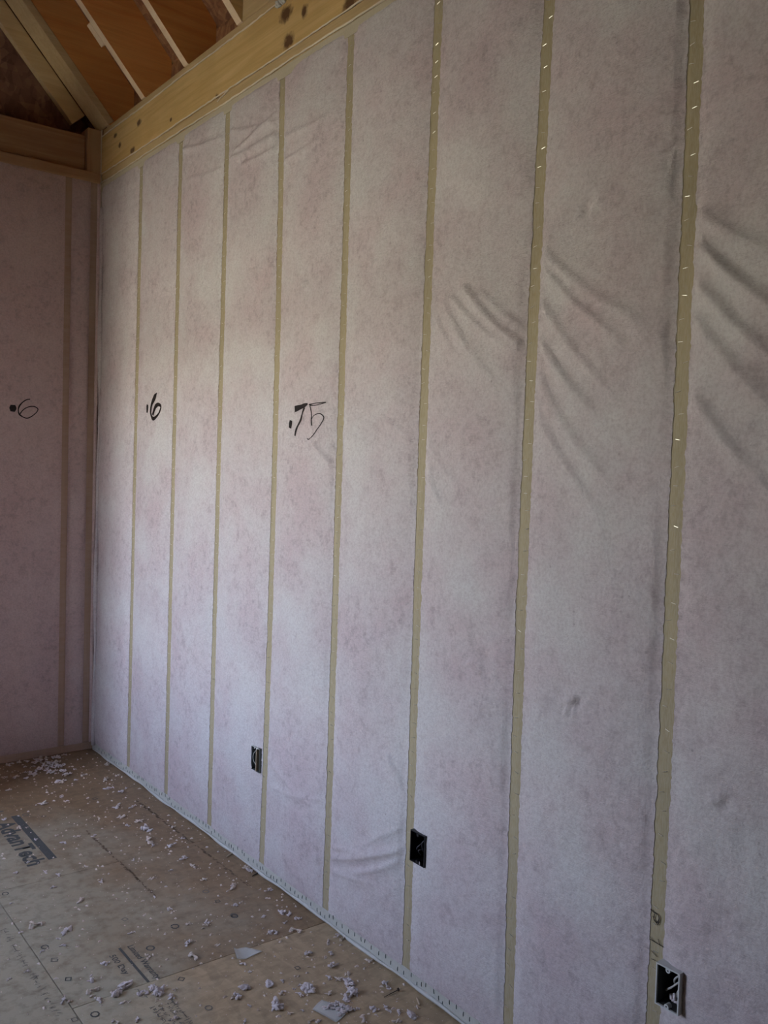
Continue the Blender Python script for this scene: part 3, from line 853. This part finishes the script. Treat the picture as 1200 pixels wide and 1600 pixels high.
floor_text('AdvanTech', -0.655, -0.735, 0.46, 0.066, 'print', P_CORNER, 0.032, -0.004)
floor_text('AdvanTech', -0.655, -0.19, 0.46, 0.066, 'print_faint', P_CORNER, 0.022, -0.004)
flat_strip('printed_bar', -0.583, -0.552, -0.690, -1.178, 'print', P_CORNER)
floor_text('Limited Warranty', -0.577, -1.905, 0.21, 0.020, 'print', P_MID, 0.010)
flat_strip('printed_bar', -0.603, -0.595, -1.900, -2.117, 'print', P_MID)
floor_text('500 Day', -0.640, -1.925, 0.12, 0.018, 'print', P_MID, 0.010)
def worn_print(x0, y0, length, height, n, mat, parent, seed):
    # print too worn to read: broken strokes along a line
    r = random.Random(seed)
    v, f = [], []
    for i in range(n):
        y = y0 - length * (i + r.uniform(-0.3, 0.3)) / n
        for _ in range(r.choice((1, 2, 2, 3))):
            a = r.choice((0.0, 1.57, 0.5, -0.5))
            L_, w = height * r.uniform(0.25, 0.5), 0.0010
            cx, cy = x0 + height * r.uniform(0.2, 0.8), y + r.uniform(-0.004, 0.004)
            dx, dy = math.cos(a), math.sin(a)
            b = len(v)
            for (p, q) in ((-L_, -w), (L_, -w), (L_, w), (-L_, w)):
                v.append((cx + p * dx - q * dy, cy + (p * dy + q * dx) * 0.8, 0.0007))
            f.append((b, b + 1, b + 2, b + 3))
    return obj('worn_print', mesh_of('worn_print', v, f), M[mat], parent, 'stuff')
worn_print(-0.860, -1.60, 0.55, 0.020, 34, 'print_faint', P_LEFT, 3)
worn_print(-0.645, -2.13, 0.06, 0.020, 5, 'print_faint', P_NEAR, 4)
for i in range(4):
    worn_print(-0.645 + 0.018 * i, -2.235 - 0.004 * (i % 3), 0.17, 0.015, 15, 'print_faint', P_NEAR, 10 + i)
def ring(cx, cy, r, mat, parent, name='nail_guide_mark', k=4, rot=0.6):
    v, f = [], []
    for i in range(k):
        a = rot + 2 * math.pi * i / k
        for q in (r, r * 0.68):
            v.append((cx + q * math.cos(a), cy + q * math.sin(a) * 1.15, 0.0008))
    for i in range(k):
        j = (i + 1) % k
        f.append((2 * i, 2 * j, 2 * j + 1, 2 * i + 1))
    return obj(name, mesh_of(name, v, f), mat, parent)
def panel_at(x, y):
    if x < -0.812:
        return P_LEFT
    return P_CORNER if y > -1.33 else (P_MID if y > -2.118 else P_NEAR)
for i, (x, y, s) in enumerate([[-0.2242,-1.7184,0.0257],[-0.2227,-1.8017,0.0237],[-0.2237,-1.9224,0.026],[-0.5206,-1.7449,0.0263],[-0.5232,-1.952,0.0293],[-0.5177,-2.1549,0.025],[-0.5165,-2.3213,0.0239],[-0.7762,-1.9759,0.0255],[-0.7729,-2.1768,0.0268],[-0.8236,-2.1693,0.024],[-0.7777,-1.7698,0.0255],[-0.2335,-0.6824,0.0304],[-0.5289,-0.7038,0.0296],[-0.4738,-0.7615,0.0255],[-0.7816,-1.3597,0.025],[-0.7765,-1.8557,0.0293],[-0.4089,-1.8747,0.0303],[-0.218,-2.2934,0.0224],[-0.2233,-1.9143,0.0246]]):
    ring(x, y, s * 0.46, M['print' if i % 3 else 'print_faint'], panel_at(x, y), k=(4 if i % 2 else 8), rot=0.5 + 0.2 * i)
def dirt_line(p, q, w, parent, seed):
    r = random.Random(seed)
    v, f = [], []
    P, Q = Vector((*p, 0.0007)), Vector((*q, 0.0007))
    d = (Q - P)
    nrm = Vector((-d.y, d.x, 0)).normalized()
    n = 46
    for i in range(n):
        if r.random() < 0.28:
            continue
        t = i / n
        c = P + d * t + nrm * r.uniform(-w, w) * 0.22
        l = d / n * r.uniform(0.9, 2.0)
        ww = nrm * w * r.uniform(0.06, 0.32)
        b = len(v)
        v += [tuple(c - ww), tuple(c + ww * 0.7), tuple(c + l + ww), tuple(c + l * 0.9 - ww * 0.6)]
        f.append((b, b + 1, b + 2, b + 3))
    o = obj('scuffed_line', mesh_of('scuffed_line', v, f), M['dirt'], parent, 'stuff')
    return o
CA, CB = [[-0.3823,-0.9859],[-0.3754,-1.6694]], [[-0.0935,-0.7884],[-0.0803,-1.8082]]
def split_line(c, ysp):
    t = (ysp - c[0][1]) / (c[1][1] - c[0][1])
    return [c[0][0] + (c[1][0] - c[0][0]) * t, ysp]
dirt_line(CA[0], split_line(CA, -1.328), 0.018, P_CORNER, 1)
dirt_line(split_line(CA, -1.334), CA[1], 0.018, P_MID, 2)
dirt_line(CB[0], split_line(CB, -1.328), 0.02, P_CORNER, 3)
dirt_line(split_line(CB, -1.334), CB[1], 0.018, P_MID, 4)

# ------------------------------------------------------------------ loose bits on the floor
def tuft_mesh(seed, blobs, stretch=1.0, sub=1):
    """ragged clump of shredded wool, about 1 unit across, resting on z = 0"""
    r = random.Random(seed)
    bm = bmesh.new()
    for i in range(blobs):
        s = r.uniform(0.09, 0.19)
        a, q = r.uniform(0, 6.28), (r.random() ** 0.6) * 0.40
        c = Vector((q * math.cos(a) * stretch, q * math.sin(a) / stretch, r.uniform(0.04, 0.42 * (1 - q))))
        res = bmesh.ops.create_icosphere(bm, subdivisions=sub, radius=s)
        e = Matrix.Rotation(r.uniform(0, 6.28), 3, 'Z') @ Matrix.Rotation(r.uniform(-0.9, 0.9), 3, 'Y')
        sc = Vector((r.uniform(1.0, 2.3), r.uniform(0.5, 1.0), r.uniform(0.5, 0.9)))
        for v in res['verts']:
            k = 1.0 + r.uniform(-0.22, 0.30)
            v.co = e @ (Vector((v.co.x * sc.x, v.co.y * sc.y, v.co.z * sc.z)) * k) + c
    for v in bm.verts:
        if v.co.z < 0:
            v.co.z = 0.0
    me = bpy.data.meshes.new('tuft')
    bm.to_mesh(me)
    bm.free()
    me.polygons.foreach_set('use_smooth', [True] * len(me.polygons))
    return me
def Euler3(r):
    return Matrix.Rotation(r.uniform(0, 6.28), 3, 'Z') @ Matrix.Rotation(r.uniform(-0.6, 0.6), 3, 'X')
SMALL = [tuft_mesh(100 + i, 5 + i % 4, 1.0 + 0.25 * (i % 4), 2) for i in range(12)]
BIGM = [tuft_mesh(200 + i, 26, 1.15, 2) for i in range(8)]
for i, me in enumerate(SMALL):
    me.materials.append(M['tuft' if i % 3 else 'tuft_tan'])
for me in BIGM:
    me.materials.append(M['tuft'])
def put(mesh, x, y, s, label, group=None, z=0.0, name='insulation_tuft', cat='insulation tuft'):
    o = bpy.data.objects.new(name, mesh)
    COL.objects.link(o)
    x = min(x, -0.009 - 0.55 * s)
    o.location = (x, y, z)
    o.rotation_euler = (0, 0, random.uniform(0, 6.28))
    o.scale = (s, s * random.uniform(0.7, 1.0), s * random.uniform(0.55, 0.85))
    o['label'] = label
    o['category'] = cat
    if group:
        o['group'] = group
    return o
ORD = ['nearest', 'second nearest', 'third nearest', 'fourth nearest', 'fifth nearest', 'sixth nearest', 'seventh nearest', 'eighth nearest', 'ninth nearest', 'tenth nearest',
       'eleventh nearest', 'twelfth nearest', 'thirteenth nearest', 'fourteenth nearest', 'fifteenth nearest', 'sixteenth nearest', 'seventeenth nearest', 'eighteenth nearest', 'nineteenth nearest', 'twentieth nearest']
def zone(x, y):
    if x < -0.812:
        return 'on the grey strip left of the long floor seam'
    if y > -1.33:
        if x > -0.10:
            return 'between right wall and the scuffed line, far panel'
        if x > -0.38:
            return 'between the two scuffed lines on the far panel'
        return 'right of the printed logo on the far panel' if x > -0.55 else 'on or left of the printed logo'
    if y > -2.118:
        if x > -0.12:
            return 'beside the right wall on the middle panel'
        if x > -0.30:
            return 'on the brown part of the middle panel'
        return 'on the middle panel above the warranty print' if x > -0.56 else 'on the middle panel left of the warranty print'
    if x > -0.13:
        return 'around the nail on the foreground panel'
    if x > -0.28:
        return 'around the wool heap on the foreground panel'
    return 'below the lone plastic scrap on the foreground panel' if x > -0.46 else 'by the faint stamp on the foreground panel'
by_zone = {}
for (x, y, s) in [[-0.6931,-1.715,0.0322],[-0.7628,-1.6359,0.028],[-0.5342,-1.8393,0.0196],[-0.5447,-1.9946,0.0274],[-0.442,-2.0724,0.0272],[-0.417,-1.9911,0.0279],[-0.3953,-2.2971,0.0299],[-0.4316,-2.3211,0.0296],[-0.1786,-1.0274,0.0359],[-0.1854,-1.1083,0.0446],[-0.1384,-0.6053,0.0373],[-0.1101,-0.6707,0.0267],[-0.1347,-0.864,0.0315],[-0.1784,-0.8211,0.0455],[-0.2109,-0.9394,0.0346],[-0.218,-1.2268,0.0361],[-0.2275,-1.2792,0.0232],[-0.0892,-1.1462,0.0335],[-0.1568,-1.3145,0.0338],[-0.1855,-1.4419,0.0328],[-0.1749,-1.5174,0.0221],[-0.259,-1.5026,0.0169],[-0.3332,-1.5255,0.0216],[-0.4835,-1.4478,0.0217],[-0.3269,-1.3473,0.0174],[-0.3749,-1.0626,0.0203],[-0.4952,-1.0663,0.0274],[-0.4291,-1.0389,0.024],[-0.4931,-0.9843,0.0186],[-0.571,-0.9759,0.0167],[-0.6258,-1.2727,0.0207],[-0.5939,-1.3242,0.0188],[-0.4947,-1.3093,0.019],[-0.2856,-0.4068,0.0449],[-0.6149,-0.7142,0.0235],[-0.5875,-0.8176,0.023],[-0.136,-1.744,0.0259],[-0.1931,-1.6396,0.0263],[-0.187,-1.8615,0.0172],[-0.3713,-1.8875,0.0197],[-0.3156,-1.9094,0.0243],[-0.3445,-1.9378,0.015],[-0.3473,-2.0509,0.0175],[-0.7293,-1.7958,0.0164],[-0.7305,-1.7504,0.0151],[-0.814,-1.6476,0.0154],[-0.8571,-1.8743,0.013],[-0.9089,-1.8839,0.0144],[-0.7901,-1.7901,0.0134],[-0.6662,-1.9593,0.0187],[-0.3854,-1.6644,0.0144],[-0.5961,-1.5484,0.0242],[-0.6378,-1.4051,0.0167],[-0.4327,-0.6264,0.0323],[-0.3439,-0.5867,0.0226],[-0.3687,-0.2424,0.0307],[-0.7204,-2.0145,0.0268],[-0.7411,-2.0755,0.0249],[-0.7531,-2.0975,0.0192],[-0.7429,-2.126,0.0232],[-0.8187,-2.0697,0.0275],[-0.8102,-2.0874,0.0178],[-0.6343,-2.1619,0.0301],[-0.3808,-1.7645,0.0203],[-0.0213,-1.6267,0.0185],[-0.1004,-1.2687,0.0181],[-0.23,-1.0328,0.0188],[-0.1147,-0.4901,0.0319],[-0.0496,-0.4641,0.0279],[-0.0777,-0.6381,0.0186],[0.0001,-0.281,0.029],[-0.0344,-0.2887,0.0289],[-0.1706,-0.3693,0.0217],[-0.6522,-1.1618,0.0159],[-0.5633,-0.8387,0.0134],[-0.6983,-2.1712,0.0108],[-0.6132,-2.2128,0.0149],[-0.6802,-2.178,0.0122],[-0.5788,-2.2187,0.0203],[-0.5545,-2.1928,0.0164],[-0.6434,-2.1617,0.0136],[-0.7073,-1.7284,0.0183],[-0.3657,-1.8833,0.0152],[-0.3219,-1.9293,0.0166],[-0.6918,-2.1699,0.0095],[-0.7432,-2.2421,0.0158],[-0.6926,-2.2664,0.0171],[-0.6161,-2.3143,0.0197],[-0.7105,-1.2258,0.0173],[-0.7799,-1.4413,0.0147],[-0.5093,-0.3812,0.0191],[-0.4369,-0.2327,0.0241],[-0.0517,-1.8313,0.0305],[-0.0802,-2.0034,0.0353],[-0.0911,-1.984,0.0185],[-0.07,-2.0523,0.0213],[-0.1079,-2.0512,0.0151],[-0.1141,-2.1161,0.0267],[-0.1764,-2.0844,0.0282],[-0.1345,-1.7412,0.0227],[-0.187,-1.8615,0.0187],[-0.1493,-1.9782,0.0168],[-0.157,-2.2504,0.0286],[-0.096,-2.2852,0.02],[-0.1249,-2.2939,0.0156],[-0.0657,-2.2294,0.0189],[-0.1344,-2.3471,0.0322],[-0.1735,-2.3934,0.0206],[-0.1153,-2.4008,0.0208],[-0.1516,-2.4151,0.0247],[-0.2843,-2.4151,0.0228],[-0.2146,-2.4537,0.0188],[-0.4316,-2.3211,0.0309],[-0.326,-2.3824,0.0188],[-0.3397,-2.1875,0.0212],[-0.3421,-2.2345,0.0139],[-0.0674,-2.5121,0.0286],[-0.0644,-2.5306,0.0177],[-0.1146,-2.6364,0.0236],[-0.1275,-2.5925,0.0198],[-0.1299,-2.6142,0.0184],[-0.1594,-2.5819,0.0211],[-0.2081,-2.5995,0.0221],[-0.1396,-2.6586,0.0182],[-0.3127,-2.5431,0.0168],[-0.4666,-2.43,0.0182],[-0.3518,-2.4708,0.0157],[-0.0224,-1.6365,0.0202],[0.0148,-1.6719,0.0302],[-0.0135,-2.2116,0.0177],[-0.0053,-2.2404,0.0162],[-0.0085,-2.3925,0.0255],[-0.0562,-2.6423,0.0133],[-0.2116,-2.6138,0.0155],[-0.324,-2.5297,0.0142],[-0.4236,-2.3779,0.0133],[-0.4129,-2.4052,0.0119],[-0.3173,-2.4776,0.0105],[-0.1907,-2.3082,0.0126],[-0.2603,-2.3718,0.0123],[-0.2825,-2.3791,0.0108],[-0.2898,-2.3284,0.0123],[-0.3133,-2.3727,0.0122],[-0.1972,-2.5556,0.0171]]:
    by_zone.setdefault(zone(x, y), []).append((x, y, s))
for zn, L in by_zone.items():
    L.sort(key=lambda p: p[1])
    for k, (x, y, s) in enumerate(L):
        word = ORD[k] if k < len(ORD) - 1 else 'farther'
        if k == len(L) - 1 and k > 0:
            word = 'farthest'
        put(random.choice(SMALL), x, y, s * 1.15, word + ' small wool tuft ' + zn, 'small tufts ' + zn)
BIGLAB = ['upper clump of shredded wool beside the printed warranty lines', 'lower clump of shredded wool beside the printed warranty lines', 'flat wool shred at the end of the printed bar', 'larger wool shred at the end of the printed bar',
          'smooth rounded wool lump behind the wool heap on plastic', 'ragged wool clump just behind the heap on plastic', 'narrow wool wisp touching the heap on plastic', 'star-shaped wool clump left of the heap on plastic',
          'round fluffy wool ball below the plastic scrap', 'pale wool lump right of the round fluffy ball', 'spread-out wool clump in front of the pale lump', 'forked wool shred nearest the bottom right of the floor']
for (x, y, s), lab in zip([[-0.6612,-2.1,0.0416],[-0.693,-2.1271,0.0384],[-0.6004,-2.1547,0.0275],[-0.5967,-2.182,0.0341],[-0.1409,-2.442,0.0328],[-0.1582,-2.4867,0.0405],[-0.1902,-2.5011,0.0227],[-0.2495,-2.4046,0.042],[-0.3938,-2.2981,0.0313],[-0.3274,-2.319,0.0314],[-0.3648,-2.4188,0.0437],[-0.0923,-2.6634,0.0301]], BIGLAB):
    put(random.choice(BIGM), x, y, s * 1.05, lab)
for (x, y, s) in [[-0.2682,-0.0429,0.0275],[-0.2517,-0.0685,0.0256],[-0.2078,-0.0583,0.0322],[-0.1981,-0.0797,0.0275],[-0.2604,-0.1228,0.0271],[-0.2455,-0.1396,0.0271],[-0.2249,-0.138,0.0271],[-0.2869,-0.1571,0.0269],[-0.2707,-0.1819,0.0268],[-0.2546,-0.2065,0.0294],[-0.2309,-0.2072,0.0268],[-0.2138,-0.2037,0.0223],[-0.328,-0.2024,0.0266],[-0.3448,-0.2197,0.0221],[-0.3759,-0.2343,0.0264],[-0.3598,-0.2446,0.0193],[-0.3164,-0.2027,0.0222],[-0.2986,-0.2212,0.0221],[-0.2863,-0.2571,0.0264],[-0.2695,-0.2538,0.0176],[-0.2453,-0.2763,0.022],[-0.2374,-0.2884,0.0202],[-0.237,-0.3233,0.0218],[-0.3143,-0.1032,0.0272],[-0.3266,-0.1318,0.0153],[-0.2883,-0.0828,0.0273],[-0.2842,-0.1223,0.0226],[-0.2014,-0.1155,0.02],[-0.3046,-0.2662,0.0175],[-0.2755,-0.2849,0.0131],[-0.2221,-0.3259,0.0174],[-0.2477,-0.3439,0.0156]]:
    put(random.choice(SMALL), x, y, s * 1.35, 'dusky pink wool tuft in the heap in the far corner', 'heap of tufts in the far corner', z=random.uniform(0, 0.008))
row = {}
for (x, y, s) in [[-0.4239,0.0257,0.0184],[-0.4139,-0.0104,0.0165],[-0.3973,-0.021,0.0211],[-0.3662,0.0497,0.0232],[-0.335,0.0608,0.0326],[-0.3374,0.0238,0.0278],[-0.2893,0.0788,0.0281],[-0.2847,0.0523,0.0187],[-0.3738,-0.0285,0.0165],[-0.363,-0.1086,0.0162],[-0.3546,-0.1067,0.0108],[-0.4174,-0.0522,0.0136],[-0.1803,0.0821,0.017],[-0.1464,0.0689,0.0189],[-0.1571,0.0353,0.0141],[-0.2404,0.0087,0.0139],[-0.1831,0.0197,0.0187],[-0.1246,-0.1446,0.0164],[-0.1817,-0.2646,0.0195],[-0.3862,-0.1903,0.0177],[-0.4338,-0.2246,0.0193],[-0.4792,-0.213,0.0219],[-0.4029,-0.2754,0.0261],[-0.5086,-0.3785,0.0153],[-0.343,-0.5782,0.0247],[-0.3396,-0.6461,0.0146],[-0.2847,-0.41,0.0342],[-0.1672,-0.3681,0.0191],[-0.2272,-0.4111,0.0171],[-0.0525,-0.0706,0.0111],[-0.1904,-0.2186,0.0116],[-0.1751,-0.2211,0.0107],[-0.4373,-0.6269,0.0202],[-0.4201,-0.623,0.0138],[-0.3849,-0.3363,0.0112]]:
    zn = 'lying against the end wall' if y > -0.14 else ('in front of the corner heap' if x > -0.36 else 'left of the corner heap')
    row.setdefault(zn, []).append((x, y, s))
for zn, L in row.items():
    L.sort(key=lambda p: -p[0])
    for k, (x, y, s) in enumerate(L):
        word = ORD[k].replace('nearest', 'from the corner').strip() if k else 'first from the corner'
        put(random.choice(SMALL), x, min(y, -0.02 - 0.6 * s), s * 1.1, 'stray wool tuft ' + zn + ', ' + word, 'stray tufts ' + zn)
for (x, y, s) in [[-0.2647,-2.5059,0.0174],[-0.2476,-2.5053,0.0182],[-0.2299,-2.507,0.0199],[-0.2221,-2.5231,0.0206],[-0.2126,-2.5367,0.0182],[-0.236,-2.5309,0.0189],[-0.2485,-2.5187,0.0158],[-0.215,-2.549,0.0158],[-0.2357,-2.5484,0.0157],[-0.1898,-2.4954,0.0185],[-0.1972,-2.5119,0.016],[-0.2505,-2.5518,0.0141]]:
    put(random.choice(BIGM), x, y, s * 1.0, 'pale pink wool tuft heaped on the clear plastic scrap', 'wool heap on the plastic scrap', z=0.003)

def plastic(corners, label, curl):
    n = 8
    A, B, Cc, Dd = [np.array(c) for c in corners]
    top, bot = [], []
    for i in range(n + 1):
        for j in range(n + 1):
            u, w = i / n, j / n
            p = A * (1 - u) * (1 - w) + B * u * (1 - w) + Cc * u * w + Dd * (1 - u) * w
            z = 0.0012 + 0.0025 * abs(math.sin(3.0 * u + 2 * w)) + curl * max(0, 0.28 - u) * 3.0
            top.append((p[0], p[1], z + 0.0004))
            bot.append((p[0], p[1], z))
    N = n + 1
    F = []
    for i in range(n):
        for j in range(n):
            F.append((i * N + j, i * N + j + 1, (i + 1) * N + j + 1, (i + 1) * N + j))
            F.append(tuple(len(top) + k for k in (i * N + j, (i + 1) * N + j, (i + 1) * N + j + 1, i * N + j + 1)))
    for k in range(n):
        for a, b in (((k, 0), (k + 1, 0)), ((k, n), (k + 1, n)), ((0, k), (0, k + 1)), ((n, k), (n, k + 1))):
            i0, i1 = a[0] * N + a[1], b[0] * N + b[1]
            F.append((i0, i1, len(top) + i1, len(top) + i0))
    o = obj('plastic_scrap', mesh_of('plastic_scrap', top + bot, F, True), M['plastic'])
    o['label'] = label
    o['category'] = 'plastic scrap'
    return o
plastic([[-0.3267,-2.1062],[-0.2856,-2.1114],[-0.2599,-2.1619],[-0.3498,-2.1698]], 'curled clear plastic scrap lying alone on the brown floor', 0.012)
plastic([[-0.2936,-2.4872],[-0.2481,-2.4657],[-0.215,-2.549],[-0.2757,-2.5732]], 'flat clear plastic scrap lying under the wool heap', 0.0)

def stick(name, cat, label, p, q, r, mat, lift=0.0):
    mb = MB()
    P, Q = Vector((*p, r + 0.0002)), Vector((*q, r + 0.0002 + lift))
    mb.tube([P, P.lerp(Q, 0.35) + Vector((0, 0, 0.0004)), P.lerp(Q, 0.7), Q], [r * 0.6, r, r, r * 0.8], 6)
    o = mb.build(name, M[mat], smooth=False)
    o['label'] = label
    o['category'] = cat
    return o
nl = [[-0.101,-2.5535],[-0.05,-2.552]]
t = thing('nail', 'dark bent nail lying on the floor near the wall', 'nail', (0, 0, 0))
MB().tube([(nl[0][0], nl[0][1], 0.0018), (nl[1][0], nl[1][1], 0.0045)], [0.0008, 0.0016], 8).build('shank', M['nail'], t)
d = (Vector(nl[1]) - Vector(nl[0])).normalized()
MB().tube([(nl[1][0], nl[1][1], 0.0050), (nl[1][0] + d.x * 0.0018, nl[1][1] + d.y * 0.0018, 0.0050)], 0.0048, 10).build('head', M['nail'], t)
stick('wood_sliver', 'wood sliver', 'pale wood sliver at the wall base below the farthest box', *[[-0.0397,-1.5174],[0.0051,-1.4936]], 0.003, 'sliver')
stick('wood_sliver', 'wood sliver', 'black splinter at the wall base below the farthest box', *[[-0.0387,-1.7077],[0.0078,-1.6901]], 0.0022, 'sliver_dark')
stick('wood_sliver', 'wood sliver', 'pale wood chip standing out right of the nail', *[[-0.0306,-2.6098],[-0.0443,-2.6399]], 0.003, 'sliver')
# crumbs too small to count
r = random.Random(5)
v, f = [], []
for i in range(2300):
    x = -abs(r.gauss(0.0, 0.45)) - 0.015 if r.random() < 0.55 else r.uniform(-1.3, -0.02)
    y = r.uniform(-3.0, -0.03)
    s = 0.0006 + 0.0030 * r.random() ** 3
    a = r.uniform(0, 6.28)
    ca, sa = math.cos(a), math.sin(a)
    b = len(v)
    L_ = s * r.uniform(1.0, 2.6)
    for (px, py, pz) in ((-L_, -s, 0.0002), (L_, -s, 0.0002), (L_ * 0.8, s, 0.0002), (-L_ * 0.7, s, 0.0002), (0, 0, s * 1.6)):
        v.append((min(x + px * ca - py * sa, -0.01), y + px * sa + py * ca, pz))
    f += [(b, b + 1, b + 4), (b + 1, b + 2, b + 4), (b + 2, b + 3, b + 4), (b + 3, b, b + 4)]
o = obj('crumbs', mesh_of('crumbs', v, f), M['tuft_tan'], None, 'stuff')
o['label'] = 'fine pale crumbs of wool and sawdust strewn over the floor'
o['category'] = 'crumbs'
